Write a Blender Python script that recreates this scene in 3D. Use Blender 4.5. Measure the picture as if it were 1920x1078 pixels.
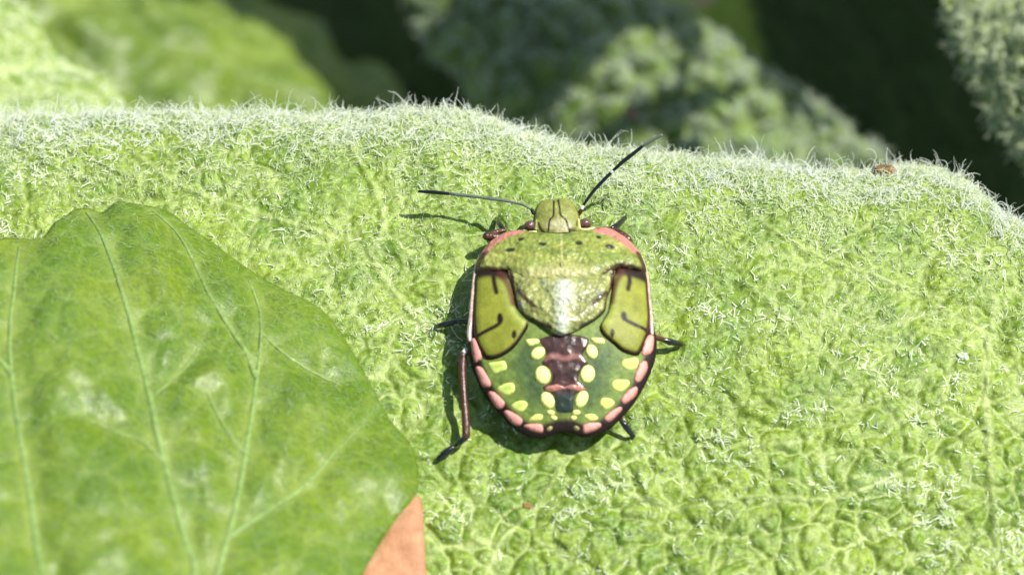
import bpy, math, random
import numpy as np
from mathutils import Vector, Matrix
from mathutils.geometry import delaunay_2d_cdt

# 1 Blender unit = 1 cm (macro scene: the bug is about 1.1 cm long)
for o in list(bpy.data.objects):
    bpy.data.objects.remove(o)
scene = bpy.context.scene
scene.unit_settings.system = 'METRIC'
scene.unit_settings.scale_length = 0.01
rng = np.random.default_rng(7)
random.seed(7)

# ------------------------------------------------------------------ camera
W, H = 1920.0, 1078.0
ELEV = math.radians(62)
DIST = 12.0
PXU = 436.0                                   # photo pixels per unit at the focus distance
TARGET = np.array([-92 / PXU, 0.140, 0.0])
FWD = np.array([0.0, math.cos(ELEV), -math.sin(ELEV)])
RIGHT = np.array([1.0, 0.0, 0.0])
UP = np.cross(RIGHT, FWD)
CAM = TARGET - FWD * DIST
cd = bpy.data.cameras.new('camera')
cam = bpy.data.objects.new('camera', cd)
scene.collection.objects.link(cam)
cam.location = CAM
cam.rotation_euler = (math.radians(90) - ELEV, 0, 0)
cd.sensor_width = 36.0
cd.lens = 36.0 * DIST * PXU / W
cd.clip_start = 0.05
cd.clip_end = 5000
cd.dof.use_dof = True
cd.dof.focus_distance = DIST + 0.08
cd.dof.aperture_fstop = cd.lens * 1e-3 / 0.20
scene.camera = cam

# ------------------------------------------------------------------ sky, sun, exposure
SUN_EL, SUN_AZ = math.radians(59), math.radians(70)      # azimuth clockwise from +Y (away from the camera)
S = np.array([math.cos(SUN_EL) * math.sin(SUN_AZ), math.cos(SUN_EL) * math.cos(SUN_AZ), math.sin(SUN_EL)])
w = bpy.data.worlds.new('World')
scene.world = w
w.use_nodes = True
nt = w.node_tree
sky = nt.nodes.new('ShaderNodeTexSky')
sky.sky_type = 'NISHITA'
sky.sun_disc = False
sky.sun_elevation = SUN_EL
sky.sun_rotation = SUN_AZ
nt.nodes['Background'].inputs['Strength'].default_value = 0.10
nt.links.new(sky.outputs[0], nt.nodes['Background'].inputs['Color'])
sl = bpy.data.lights.new('sun', 'SUN')
sl.energy = 4.6
sl.angle = math.radians(0.53)
sl.color = (1.0, 0.965, 0.90)
so = bpy.data.objects.new('sun', sl)
scene.collection.objects.link(so)
so.rotation_euler = Vector(S).to_track_quat('Z', 'Y').to_euler()
so.location = Vector(S) * 40
scene.view_settings.view_transform = 'Standard'
scene.view_settings.look = 'None'
scene.view_settings.exposure = 0.80
scene.view_settings.gamma = 1.0
scene.cycles.use_denoising = True
scene.cycles.max_bounces = 8
scene.cycles.transparent_max_bounces = 8
scene.cycles.caustics_reflective = False
scene.cycles.caustics_refractive = False

# ------------------------------------------------------------------ pixel helpers
def ray(px, py):
    d = FWD + RIGHT * ((px - W / 2) / PXU / DIST) + UP * ((H / 2 - py) / PXU / DIST)
    return d                                   # not normalised: depth along FWD = parameter

def at_z(px, py, z):
    d = ray(px, py)
    return CAM + d * ((z - CAM[2]) / d[2])

def at_depth(px, py, depth):
    return CAM + ray(px, py) * depth

def at_surface(px, py, hf, it=8):
    z = 0.1
    for _ in range(it):
        p = at_z(px, py, z)
        z = float(hf(p[0], p[1]))
    return at_z(px, py, z)

# ------------------------------------------------------------------ numpy noise
def _hash(ix, iy, seed):
    h = (ix.astype(np.int64) * 374761393 + iy.astype(np.int64) * 668265263 + seed * 1442695041) & 0xffffffff
    h = ((h ^ (h >> 13)) * 1274126177) & 0xffffffff
    h = ((h ^ (h >> 16)) * 2246822519) & 0xffffffff
    return ((h ^ (h >> 15)) & 0xffffff) / float(0xffffff)

def vnoise(x, y, seed=0):
    x = np.asarray(x, float); y = np.asarray(y, float)
    ix = np.floor(x); iy = np.floor(y)
    fx = x - ix; fy = y - iy
    fx = fx * fx * fx * (fx * (fx * 6 - 15) + 10); fy = fy * fy * fy * (fy * (fy * 6 - 15) + 10)
    a = _hash(ix, iy, seed); b = _hash(ix + 1, iy, seed); c = _hash(ix, iy + 1, seed); d = _hash(ix + 1, iy + 1, seed)
    return (a * (1 - fx) + b * fx) * (1 - fy) + (c * (1 - fx) + d * fx) * fy

def fbm(x, y, seed=0, octv=4):
    s = 0.0; a = 0.5
    for k in range(octv):
        s = s + a * (vnoise(x, y, seed + k) - 0.5) * 2
        x = x * 2.03 + 3.1; y = y * 2.03 - 1.7; a *= 0.5
    return s

def voronoi(x, y, cell, seed=0, jit=0.85):
    x = np.asarray(x, float) / cell; y = np.asarray(y, float) / cell
    ix = np.floor(x); iy = np.floor(y)
    f1 = np.full(x.shape, 9.0); f2 = np.full(x.shape, 9.0)
    for dx in (-1, 0, 1):
        for dy in (-1, 0, 1):
            cx = ix + dx; cy = iy + dy
            px = cx + 0.5 + jit * (_hash(cx, cy, seed) - 0.5); py = cy + 0.5 + jit * (_hash(cx, cy, seed + 91) - 0.5)
            d = np.hypot(px - x, py - y)
            m = d < f1
            f2 = np.where(m, f1, np.minimum(f2, d))
            f1 = np.where(m, d, f1)
    return f1 * cell, f2 * cell

def sstep(a, b, x):
    t = np.clip((x - a) / (b - a), 0, 1)
    return t * t * (3 - 2 * t)

def seg_dist(P, poly, closed=False):
    """distance of points P (n,2) to a polyline (m,2), and the parameter 0..1 along it"""
    poly = np.asarray(poly, float)
    if closed:
        poly = np.vstack([poly, poly[:1]])
    best = np.full(len(P), 1e9); par = np.zeros(len(P))
    n = len(poly) - 1
    for i in range(n):
        a = poly[i]; b = poly[i + 1]; ab = b - a
        L2 = max(float(ab @ ab), 1e-12)
        t = np.clip(((P - a) @ ab) / L2, 0, 1)
        d = np.hypot(*(P - a - t[:, None] * ab).T)
        m = d < best
        best = np.where(m, d, best); par = np.where(m, (i + t) / n, par)
    return best, par

def inside(P, poly):
    x, y = P[:, 0], P[:, 1]
    r = np.zeros(len(P), bool)
    n = len(poly)
    for i in range(n):
        x1, y1 = poly[i]; x2, y2 = poly[(i + 1) % n]
        c = ((y1 > y) != (y2 > y)) & (x < (x2 - x1) * (y - y1) / (y2 - y1 + 1e-15) + x1)
        r ^= c
    return r

def smooth_closed(poly, step):
    """closed Catmull-Rom through the points, resampled at about step"""
    p = np.asarray(poly, float); n = len(p); out = []
    for i in range(n):
        a, b, c, d = p[i - 1], p[i], p[(i + 1) % n], p[(i + 2) % n]
        k = max(1, int(np.linalg.norm(c - b) / step))
        for j in range(k):
            t = j / k
            out.append(0.5 * ((2 * b) + (-a + c) * t + (2 * a - 5 * b + 4 * c - d) * t * t + (-a + 3 * b - 3 * c + d) * t ** 3))
    return np.array(out)

def smooth_open(pts, step):
    p = np.asarray(pts, float)
    p = np.vstack([2 * p[0] - p[1], p, 2 * p[-1] - p[-2]]); out = []
    for i in range(1, len(p) - 2):
        a, b, c, d = p[i - 1], p[i], p[i + 1], p[i + 2]
        k = max(1, int(np.linalg.norm(c - b) / step))
        for j in range(k):
            t = j / k
            out.append(0.5 * ((2 * b) + (-a + c) * t + (2 * a - 5 * b + 4 * c - d) * t * t + (-a + 3 * b - 3 * c + d) * t ** 3))
    out.append(p[-2])
    return np.array(out)

# ------------------------------------------------------------------ object helpers
def link(o, parent=None, **props):
    scene.collection.objects.link(o)
    if parent is not None:
        o.parent = parent
        o.matrix_parent_inverse = Matrix.Translation(-Vector(parent_world(parent)))
    for k, v in props.items():
        o[k] = v
    return o

def parent_world(p):
    v = Vector(p.location)
    return v if p.parent is None else v          # every parent sits unrotated; parts keep world coordinates

def mesh_np(name, V, F, mat, attrs=None, smooth=True):
    """V (n,3); F (m,3) or (m,4) int array, or a list of such arrays"""
    me = bpy.data.meshes.new(name)
    Fs = F if isinstance(F, list) else [F]
    Fs = [np.asarray(f, np.int32) for f in Fs if len(f)]
    loops = np.concatenate([f.ravel() for f in Fs])
    sizes = np.concatenate([np.full(len(f), f.shape[1], np.int32) for f in Fs])
    me.vertices.add(len(V)); me.vertices.foreach_set('co', np.asarray(V, np.float32).ravel())
    me.loops.add(len(loops)); me.loops.foreach_set('vertex_index', loops)
    me.polygons.add(len(sizes))
    me.polygons.foreach_set('loop_start', np.concatenate([[0], np.cumsum(sizes)[:-1]]).astype(np.int32))
    if smooth:
        me.polygons.foreach_set('use_smooth', np.ones(len(sizes), bool))
    me.update(calc_edges=True)
    for k, a in (attrs or {}).items():
        a = np.asarray(a, np.float32)
        if a.ndim == 1:
            at = me.attributes.new(k, 'FLOAT', 'POINT'); at.data.foreach_set('value', a)
        else:
            at = me.attributes.new(k, 'FLOAT_COLOR', 'POINT')
            at.data.foreach_set('color', np.column_stack([a, np.ones(len(a))]).astype(np.float32).ravel())
    me.materials.append(mat)
    return bpy.data.objects.new(name, me)

def empty(name, loc, **props):
    o = bpy.data.objects.new(name, None)
    o.location = loc
    o.empty_display_size = 0.1
    return link(o, None, **props)

def grid_faces(nr, nc):
    i = np.arange(nr - 1)[:, None] * nc + np.arange(nc - 1)[None, :]
    return np.stack([i, i + 1, i + nc + 1, i + nc], -1).reshape(-1, 4)

def tube(name, pts, rad, mat, step=0.012, nseg=12, flat=1.0, attrs=None):
    """tapered tube with rounded ends along a smoothed 3-D path; rad given at the path points"""
    pts = np.asarray(pts, float); rad = np.asarray(rad, float)
    c = smooth_open(np.column_stack([pts, rad]), step)
    P, R = c[:, :3], np.maximum(c[:, 3], 1e-4)
    # rounded ends
    t0 = P[0] - P[1]; t0 /= np.linalg.norm(t0); t1 = P[-1] - P[-2]; t1 /= np.linalg.norm(t1)
    a = np.array([0.95, 0.7, 0.35])
    pre = [P[0] + t0 * R[0] * k for k in a]; prr = [R[0] * math.sqrt(1 - k * k) for k in a]
    post = [P[-1] + t1 * R[-1] * k for k in a[::-1]]; por = [R[-1] * math.sqrt(1 - k * k) for k in a[::-1]]
    P = np.vstack([pre, P, post]); R = np.concatenate([prr, R, por])
    T = np.gradient(P, axis=0); T /= np.linalg.norm(T, axis=1)[:, None] + 1e-12
    V = []
    ang = np.linspace(0, 2 * math.pi, nseg, endpoint=False)
    for k in range(len(P)):
        z = np.array([0, 0, 1.0]); z = z - T[k] * (z @ T[k])
        if np.linalg.norm(z) < 0.05:
            z = np.array([0, 1.0, 0]); z = z - T[k] * (z @ T[k])
        z /= np.linalg.norm(z); x = np.cross(T[k], z)
        V.append(P[k] + R[k] * (np.cos(ang)[:, None] * x + flat * np.sin(ang)[:, None] * z))
    n = len(P)
    V = np.concatenate(V)
    i = np.arange(n - 1)[:, None] * nseg; j = np.arange(nseg)[None, :]; j2 = (j + 1) % nseg
    F = np.stack([i + j, i + j2, i + nseg + j2, i + nseg + j], -1).reshape(-1, 4)
    caps = [np.arange(nseg)[::-1][None, :], (np.arange(nseg) + (n - 1) * nseg)[None, :]]
    return mesh_np(name, V, [F] + caps, mat, attrs)

# ------------------------------------------------------------------ materials
def new_mat(name):
    m = bpy.data.materials.new(name)
    m.use_nodes = True
    n = m.node_tree.nodes
    return m, n, m.node_tree.links, n['Principled BSDF'], n['Material Output']

def N(n, t, **kw):
    x = n.new(t)
    for k, v in kw.items():
        if k in x.inputs:
            x.inputs[k].default_value = v
        else:
            setattr(x, k, v)
    return x

def mix_rgb(n, l, fac, a, b, blend='MIX'):
    x = n.new('ShaderNodeMix'); x.data_type = 'RGBA'; x.blend_type = blend
    for s, v in ((0, fac), (6, a), (7, b)):
        if hasattr(v, 'is_output'):
            l.new(v, x.inputs[s])
        else:
            x.inputs[s].default_value = v
    return x.outputs[2]

def ramp(n, l, src, stops):
    r = n.new('ShaderNodeValToRGB')
    e = r.color_ramp.elements
    while len(e) < len(stops):
        e.new(0.5)
    for k, (p, c) in enumerate(stops):
        e[k].position = p; e[k].color = c if len(c) == 4 else (*c, 1)
    l.new(src, r.inputs[0])
    return r.outputs[0]

def leaf_mat(name, base, young, veincol, rough=0.42, trans=0.3, bump=0.35, scale=1.0, spec=0.5, transcol=(0.30, 0.46, 0.04), con=0.0):
    m, n, l, b, out = new_mat(name)
    tc = N(n, 'ShaderNodeTexCoord')
    n1 = N(n, 'ShaderNodeTexNoise', Scale=3.2 * scale, Detail=5.0, Roughness=0.6); l.new(tc.outputs['Object'], n1.inputs['Vector'])
    n2 = N(n, 'ShaderNodeTexNoise', Scale=42 * scale, Detail=4.0, Roughness=0.65); l.new(tc.outputs['Object'], n2.inputs['Vector'])
    f1 = ramp(n, l, n1.outputs['Fac'], [(0.36, (0, 0, 0)), (0.66, (1, 1, 1))])
    c = mix_rgb(n, l, f1, (*base, 1), (*young, 1))
    f2 = ramp(n, l, n2.outputs['Fac'], [(0.33, (0.62 - 0.12 * con,) * 3), (0.70, (1.25 + 0.35 * con,) * 3)])
    c = mix_rgb(n, l, 1.0, c, f2, 'MULTIPLY')
    at = N(n, 'ShaderNodeAttribute'); at.attribute_name = 'vein'
    c = mix_rgb(n, l, at.outputs['Fac'], c, (*veincol, 1))
    l.new(c, b.inputs['Base Color'])
    b.inputs['Roughness'].default_value = rough
    b.inputs['Specular IOR Level'].default_value = spec
    rr = ramp(n, l, n2.outputs['Fac'], [(0.3, (rough + 0.15,) * 3), (0.75, (max(rough - 0.14, 0.12),) * 3)])
    l.new(rr, b.inputs['Roughness'])
    n3 = N(n, 'ShaderNodeTexNoise', Scale=110 * scale, Detail=3.0, Roughness=0.6); l.new(tc.outputs['Object'], n3.inputs['Vector'])
    bp = N(n, 'ShaderNodeBump', Strength=bump, Distance=0.01); l.new(n3.outputs['Fac'], bp.inputs['Height'])
    l.new(bp.outputs[0], b.inputs['Normal'])
    tr = N(n, 'ShaderNodeBsdfTranslucent'); tr.inputs['Color'].default_value = (*transcol, 1)
    l.new(bp.outputs[0], tr.inputs['Normal'])
    mx = N(n, 'ShaderNodeMixShader'); mx.inputs[0].default_value = trans
    l.new(b.outputs[0], mx.inputs[1]); l.new(tr.outputs[0], mx.inputs[2]); l.new(mx.outputs[0], out.inputs['Surface'])
    return m

def hair_mat(name, col=(0.60, 0.66, 0.42)):
    m, n, l, b, out = new_mat(name)
    b.inputs['Base Color'].default_value = (*col, 1)
    b.inputs['Roughness'].default_value = 0.26
    b.inputs['Specular IOR Level'].default_value = 0.8
    tr = N(n, 'ShaderNodeBsdfTranslucent'); tr.inputs['Color'].default_value = (*[min(1, c * 1.15) for c in col], 1)
    mx = N(n, 'ShaderNodeMixShader'); mx.inputs[0].default_value = 0.38
    l.new(b.outputs[0], mx.inputs[1]); l.new(tr.outputs[0], mx.inputs[2]); l.new(mx.outputs[0], out.inputs['Surface'])
    return m

def shell_mat(name, rough=0.33, bump=0.25, bscale=90.0, coat=0.3, spec=0.35, attr='col', col=None, var=0.25):
    m, n, l, b, out = new_mat(name)
    tc = N(n, 'ShaderNodeTexCoord')
    n1 = N(n, 'ShaderNodeTexNoise', Scale=34.0, Detail=4.0, Roughness=0.6); l.new(tc.outputs['Object'], n1.inputs['Vector'])
    v1 = ramp(n, l, n1.outputs['Fac'], [(0.3, (1 - var,) * 3), (0.7, (1 + var,) * 3)])
    if col is None:
        at = N(n, 'ShaderNodeAttribute'); at.attribute_name = attr
        src = at.outputs['Color']
    else:
        rg = N(n, 'ShaderNodeRGB'); rg.outputs[0].default_value = (*col, 1); src = rg.outputs[0]
    c = mix_rgb(n, l, 1.0, src, v1, 'MULTIPLY')
    l.new(c, b.inputs['Base Color'])
    b.inputs['Roughness'].default_value = rough
    b.inputs['Coat Weight'].default_value = coat
    b.inputs['Specular IOR Level'].default_value = spec
    b.inputs['Coat Roughness'].default_value = 0.18
    vt = N(n, 'ShaderNodeTexVoronoi', Scale=bscale); l.new(tc.outputs['Object'], vt.inputs['Vector'])
    n2 = N(n, 'ShaderNodeTexNoise', Scale=bscale * 0.7, Detail=3.0); l.new(tc.outputs['Object'], n2.inputs['Vector'])
    ad = N(n, 'ShaderNodeMath', operation='ADD'); l.new(vt.outputs['Distance'], ad.inputs[0]); l.new(n2.outputs['Fac'], ad.inputs[1])
    bp = N(n, 'ShaderNodeBump', Strength=bump, Distance=0.01); l.new(ad.outputs[0], bp.inputs['Height'])
    l.new(bp.outputs[0], b.inputs['Normal'])
    return m

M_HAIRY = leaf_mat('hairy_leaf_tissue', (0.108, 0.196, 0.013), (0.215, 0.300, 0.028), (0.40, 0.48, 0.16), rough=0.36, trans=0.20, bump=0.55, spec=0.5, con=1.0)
M_BACK = leaf_mat('mid_green_leaf_tissue', (0.085, 0.160, 0.012), (0.19, 0.28, 0.026), (0.24, 0.32, 0.09), rough=0.40, trans=0.22, con=1.0)  # slightly darker leaf green, used on the added upper leaves
M_DIM = leaf_mat('shade_tinted_leaf', (0.040, 0.085, 0.006), (0.15, 0.23, 0.018), (0.18, 0.25, 0.06), rough=0.36, trans=0.2, con=1.0)  # shade on the dimmer back leaves is put into a darker base colour
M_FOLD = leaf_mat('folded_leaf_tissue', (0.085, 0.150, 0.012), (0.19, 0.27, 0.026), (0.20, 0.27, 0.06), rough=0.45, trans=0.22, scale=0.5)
M_DEEP = leaf_mat('deep_shade_tinted_leaf', (0.020, 0.042, 0.004), (0.030, 0.056, 0.005), (0.04, 0.06, 0.012), rough=0.6, trans=0.15, transcol=(0.05, 0.09, 0.008), spec=0.12)  # darkness of the hollow is put into this leaf colour
M_SMOOTH = leaf_mat('smooth_leaf_tissue', (0.092, 0.172, 0.005), (0.165, 0.240, 0.010), (0.24, 0.31, 0.06), rough=0.36, trans=0.22, bump=0.35, scale=1.0, spec=0.7)
M_VEIN = leaf_mat('leaf_vein', (0.19, 0.29, 0.07), (0.23, 0.33, 0.09), (0.25, 0.34, 0.10), rough=0.4, trans=0.15, bump=0.15)
M_HAIR = hair_mat('leaf_hair')
M_HAIR_B = hair_mat('leaf_hair_back', (0.42, 0.48, 0.34))

# ------------------------------------------------------------------ ground far below the plant
def soil_mat():
    m, n, l, b, out = new_mat('soil')
    tc = N(n, 'ShaderNodeTexCoord')
    n1 = N(n, 'ShaderNodeTexNoise', Scale=0.9, Detail=8.0, Roughness=0.65); l.new(tc.outputs['Object'], n1.inputs['Vector'])
    c = ramp(n, l, n1.outputs['Fac'], [(0.3, (0.012, 0.010, 0.007)), (0.7, (0.045, 0.035, 0.022))])
    l.new(c, b.inputs['Base Color']); b.inputs['Roughness'].default_value = 0.9
    bp = N(n, 'ShaderNodeBump', Strength=0.8, Distance=0.3); l.new(n1.outputs['Fac'], bp.inputs['Height']); l.new(bp.outputs[0], b.inputs['Normal'])
    return m
g = np.linspace(-1, 1, 121); g = np.sign(g) * np.abs(g) ** 3 * 2500
gx, gy = np.meshgrid(g, g)
gz = -13 + 0.5 * fbm(gx * 0.35, gy * 0.35, 5) * np.exp(-(gx ** 2 + gy ** 2) / 4e4)
gr = mesh_np('ground', np.column_stack([gx.ravel(), gy.ravel(), gz.ravel()]), grid_faces(121, 121), soil_mat())
link(gr, None, kind='structure', label='dark bare soil far below the leaves', category='ground')

# ------------------------------------------------------------------ hairs
def hairs(name, parent, roots, normals, length, radius, lift, mat, seed, curl=0.35, npt=5, tuft=1):
    """curved hairs; lift 0 = lying flat, 1 = upright. length, lift are per-root arrays"""
    r = np.random.default_rng(seed)
    if tuft > 1:
        roots = np.repeat(roots, tuft, 0); normals = np.repeat(normals, tuft, 0); length = np.repeat(length, tuft); lift = np.repeat(lift, tuft)
        length = length * r.uniform(0.6, 1.25, len(length))
    n = len(roots)
    t = r.normal(size=(n, 3)); t -= normals * (t * normals).sum(1)[:, None]; t /= np.linalg.norm(t, axis=1)[:, None]
    l2 = np.clip(lift + r.normal(0, 0.16, n), 0.08, 1.0)[:, None]
    d = normals * l2 + t * np.sqrt(np.maximum(1 - l2 ** 2, 0.02)); d /= np.linalg.norm(d, axis=1)[:, None]
    b = np.cross(normals, d); b /= np.linalg.norm(b, axis=1)[:, None] + 1e-9
    c1 = r.normal(0, 1, (n, 1)) * curl; c2 = (r.normal(0, 1, (n, 1)) - 0.25) * curl
    P = np.zeros((n, npt, 3), np.float32)
    p = roots - normals * 0.004
    st = (length / (npt - 1))[:, None]
    for k in range(npt):
        P[:, k] = p
        ph = np.hypot(c1, c2) * (k / (npt - 1)); sd = (b * c1 + normals * c2) / (np.hypot(c1, c2) + 1e-6)
        d2 = d * np.cos(ph) + sd * np.sin(ph) + r.normal(0, 0.12, (n, 3))
        d2 /= np.linalg.norm(d2, axis=1)[:, None]
        p = p + d2 * st
    hc = bpy.data.hair_curves.new(name)
    hc.add_curves([npt] * n)
    hc.points.foreach_set('position', P.ravel())
    rad = np.linspace(1, 0.35, npt)[None, :] * (radius * r.uniform(0.7, 1.3, n))[:, None]
    hc.points.foreach_set('radius', rad.astype(np.float32).ravel())
    hc.materials.append(mat)
    o = bpy.data.objects.new(name, hc)
    return link(o, parent, kind='stuff')

def grid_normals(P):
    du = np.gradient(P, axis=1); dv = np.gradient(P, axis=0)
    n = np.cross(du, dv)
    return n / (np.linalg.norm(n, axis=2)[:, :, None] + 1e-12)

# ------------------------------------------------------------------ the hairy leaf under the bug
RB = 0.42                                                   # radius of the rolled rim
SIL = np.array([(-900, 420), (-500, 260), (-200, 215), (0, 212), (300, 208), (620, 212), (700, 214), (780, 204), (850, 206), (920, 222), (1000, 254), (1100, 280), (1200, 292),
                (1400, 298), (1560, 318), (1640, 322), (1700, 308), (1760, 318), (1810, 345), (1860, 388), (1920, 424), (2000, 520), (2150, 800), (2300, 1100)], float)
def z_base(x, y):
    """gently convex leaf: flat under the bug, sinking to the sides"""
    return -0.020 * x * x - 0.030 * np.maximum(y - 0.3, 0) ** 2 - 0.012 * np.minimum(y + 0.6, 0) ** 2 + 0.02 * fbm(x * 0.9 + 4, y * 0.9, 31, 2)

def back_edge(px):
    """y where the rim starts to roll so that its outline lies on the photo's outline"""
    py = np.interp(px, SIL[:, 0], SIL[:, 1])
    z = 0.0
    for _ in range(12):
        q = at_z(px, py, z)                                 # point of the outline at height z
        # contact of the roll at angle ELEV: y = yb + R sin, z = zb - R (1 - cos)
        yb = q[1] - RB * math.sin(ELEV)
        z = float(z_base(q[0], yb)) - RB * (1 - math.cos(ELEV))
    return q[0], yb
EDGE = np.array([back_edge(p) for p in np.linspace(-900, 2300, 161)])
def grade(lo, hi, a, b, fine, coarse):
    """coordinates from lo to hi, spaced fine inside [a, b] and growing to coarse outside"""
    mid = np.arange(a, b, fine); out = [mid]
    for s, st, en in ((-1, a, lo), (1, b, hi)):
        x = st; step = fine; L = []
        while (x - en) * s < 0:
            step = min(step * 1.08, coarse); x += s * step; L.append(x)
        out.append(np.array(L))
    return np.sort(np.concatenate(out))

xs = grade(-4.2, 3.4, -2.45, 2.2, 0.0072, 0.12)
yb = np.interp(xs, EDGE[:, 0], EDGE[:, 1])
yf = -3.6 + 0.13 * (xs + 0.6) ** 2
yf = np.minimum(yf, yb - 0.3)
fr = grade(0, 1, 0.0, 1, 0.0072 / 2.6, 0.1)
rows_y = grade(-3.7, 1.4, -1.45, 1.4, 0.0072, 0.12)
fy = (rows_y - rows_y[0]) / (rows_y[-1] - rows_y[0])
# rows: the flat part by y between front edge and roll start, then the rolled rim by angle
TH = np.linspace(0, math.radians(150), 150)[1:]
Y = yf[None, :] + (yb - yf)[None, :] * fy[:, None]
X = np.repeat(xs[None, :], len(fy), 0)
Z = z_base(X, Y)
slope = (Z[-1] - Z[-2]) / (Y[-1] - Y[-2])
a0 = np.arctan(-slope)
ang = a0[None, :] + TH[:, None]
Yr = Y[-1][None, :] + RB * (np.sin(ang) - np.sin(a0)[None, :])
Zr = Z[-1][None, :] - RB * (np.cos(a0)[None, :] - np.cos(ang))
Xr = np.repeat(xs[None, :], len(TH), 0)
# arc length coordinate for the relief
T = np.vstack([Y, Y[-1][None, :] + RB * TH[:, None]])
P = np.stack([np.vstack([X, Xr]), np.vstack([Y, Yr]), np.vstack([Z, Zr])], -1)
Nrm = grid_normals(P)
sx, st_ = P[:, :, 0], T
wx = sx + 0.085 * fbm(sx * 5, st_ * 5, 41, 4); wy = st_ + 0.085 * fbm(sx * 5, st_ * 5, 47, 4)
def ground_poly(pts):
    return smooth_open(np.array([at_surface(a, b, z_base)[:2] for a, b in pts]), 0.05)
VEINS = [  # larger side veins of the hairy leaf, traced
    ([(1225, 455), (1290, 480), (1370, 515), (1440, 560), (1520, 640), (1600, 720)], 0.020),
    ([(690, 470), (740, 545), (790, 600), (850, 650), (900, 720)], 0.018),
    ([(690, 640), (735, 600), (790, 575), (840, 555)], 0.012),
    ([(1870, 560), (1850, 700), (1855, 850), (1868, 1000), (1872, 1120)], 0.020),
    ([(1060, 820), (1140, 900), (1260, 950), (1420, 930), (1560, 935), (1700, 880), (1850, 800)], 0.014),
    ([(1240, 730), (1330, 760), (1440, 750), (1560, 770), (1700, 730)], 0.014),
    ([(640, 235), (680, 310), (720, 400), (700, 480)], 0.016),
    ([(1330, 300), (1400, 380), (1480, 450), (1600, 500), (1760, 560)], 0.014),
    ([(1330, 1110), (1350, 1010), (1420, 930)], 0.012),
    ([(900, 1110), (940, 1010), (1010, 950), (1060, 860)], 0.012),
    ([(180, 220), (260, 290), (340, 350), (460, 390), (620, 440)], 0.016),
]
flat = np.column_stack([sx.ravel(), st_.ravel()])
near = np.full(len(flat), 9.0)
for pts, wd in VEINS:
    d, _ = seg_dist(flat, ground_poly(pts)[::2])
    near = np.minimum(near, d / wd)
near = near.reshape(sx.shape)
f1, f2 = voronoi(wx, wy, 0.125, 3)
e1 = f2 - f1
g1, g2 = voronoi(wx + 0.3, wy * 1.0, 0.052, 9)
e2 = g2 - g1
k1, k2 = voronoi(wx * 0.9 - 0.7, wy, 0.33, 15)
e3 = k2 - k1
low = sstep(0.15, -0.75, st_ + 0.25 * fbm(sx, st_, 43, 2))                   # the net of veins shows best towards the leaf base
bull = (0.010 + 0.017 * low) * sstep(0.0, 0.075, e1) ** 0.8 + 0.008 * sstep(0, 0.034, e2) + 0.022 * sstep(0, 0.20, e3)
bull *= 0.75 + 0.5 * vnoise(sx * 2.1, st_ * 2.1, 77)
bull += 0.0075 * fbm(sx * 34, st_ * 34, 57, 3) + 0.010 * fbm(sx * 15, st_ * 15, 59, 3) + 0.014 * fbm(sx * 6, st_ * 6, 58, 3)
bull += 0.016 * np.exp(-near ** 2) - 0.014 * np.exp(-(near / 3.2) ** 2)
# settle the relief under the bug's belly so nothing pokes through it
bull = bull * 0.72 - 0.020
P = P + Nrm * bull[:, :, None]
vein = np.clip(0.62 * (1 - sstep(0.004, 0.020, e1)) + 0.30 * (1 - sstep(0.002, 0.010, e2)) + 0.8 * (1 - sstep(0.004, 0.03, e3)) * 0.7 + 0.9 * np.exp(-(near / 0.8) ** 2), 0, 1)
vein *= (0.35 + 0.65 * low) * 0.5 + 0.5 * sstep(0.3, 0.7, vnoise(sx * 3, st_ * 3, 88))
leaf_root = empty('hairy_leaf', (0, 0, 0), label='bright green hairy quilted leaf with the bug sitting on it', category='leaf')
nr, nc = P.shape[:2]
blade = mesh_np('blade', P.reshape(-1, 3), grid_faces(nr, nc), M_HAIRY, {'vein': vein.ravel()})
link(blade, leaf_root)
LEAF_P, LEAF_N = P, grid_normals(P)

_rel = LEAF_P.reshape(-1, 3) - CAM
_dep = _rel @ FWD
_PX = np.column_stack([W / 2 + (_rel @ RIGHT) / _dep * PXU * DIST, H / 2 - (_rel @ UP) / _dep * PXU * DIST])
def leaf_at(px, py):
    m = np.where(np.abs(_PX - (px, py)).max(1) < 5)[0]
    k = m[np.argmin(_dep[m])]
    return LEAF_P.reshape(-1, 3)[k], LEAF_N.reshape(-1, 3)[k]

# hair roots spread over the leaf in view
def cell_areas(P):
    a = np.linalg.norm(np.cross(P[:-1, 1:] - P[:-1, :-1], P[1:, :-1] - P[:-1, :-1]), axis=2)
    return a
area = cell_areas(P)
cx = P[:-1, :-1, 0]; cy = P[:-1, :-1, 1]
d_edge = np.interp(cx, EDGE[:, 0], EDGE[:, 1]) - T[:-1, :-1]               # >0 on the flat part, <0 on the rolled rim
dens = 0.9 + 0.9 * sstep(0.55, -0.05, d_edge) + 0.6 * sstep(0.4, 1.5, cx) * sstep(-0.8, 0.2, cy)
dens *= 0.35 + 1.3 * sstep(0.3, 0.75, vnoise(cx * 4.5, cy * 4.5, 101))
dens *= 1 - 0.5 * low[:-1, :-1]
dens *= (cx > -2.6) & (cx < 2.4) & (T[:-1, :-1] > -1.5)
def pick(n, wgt, seed):
    r = np.random.default_rng(seed)
    c = np.cumsum(wgt.ravel()); k = np.searchsorted(c, r.uniform(0, c[-1], n))
    i, j = np.unravel_index(np.minimum(k, wgt.size - 1), wgt.shape)
    u = r.uniform(size=(n, 1)); v = r.uniform(size=(n, 1))
    p = LEAF_P[i, j] * (1 - u) * (1 - v) + LEAF_P[i, j + 1] * u * (1 - v) + LEAF_P[i + 1, j] * (1 - u) * v + LEAF_P[i + 1, j + 1] * u * v
    return p, LEAF_N[i, j], d_edge[i, j]
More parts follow.
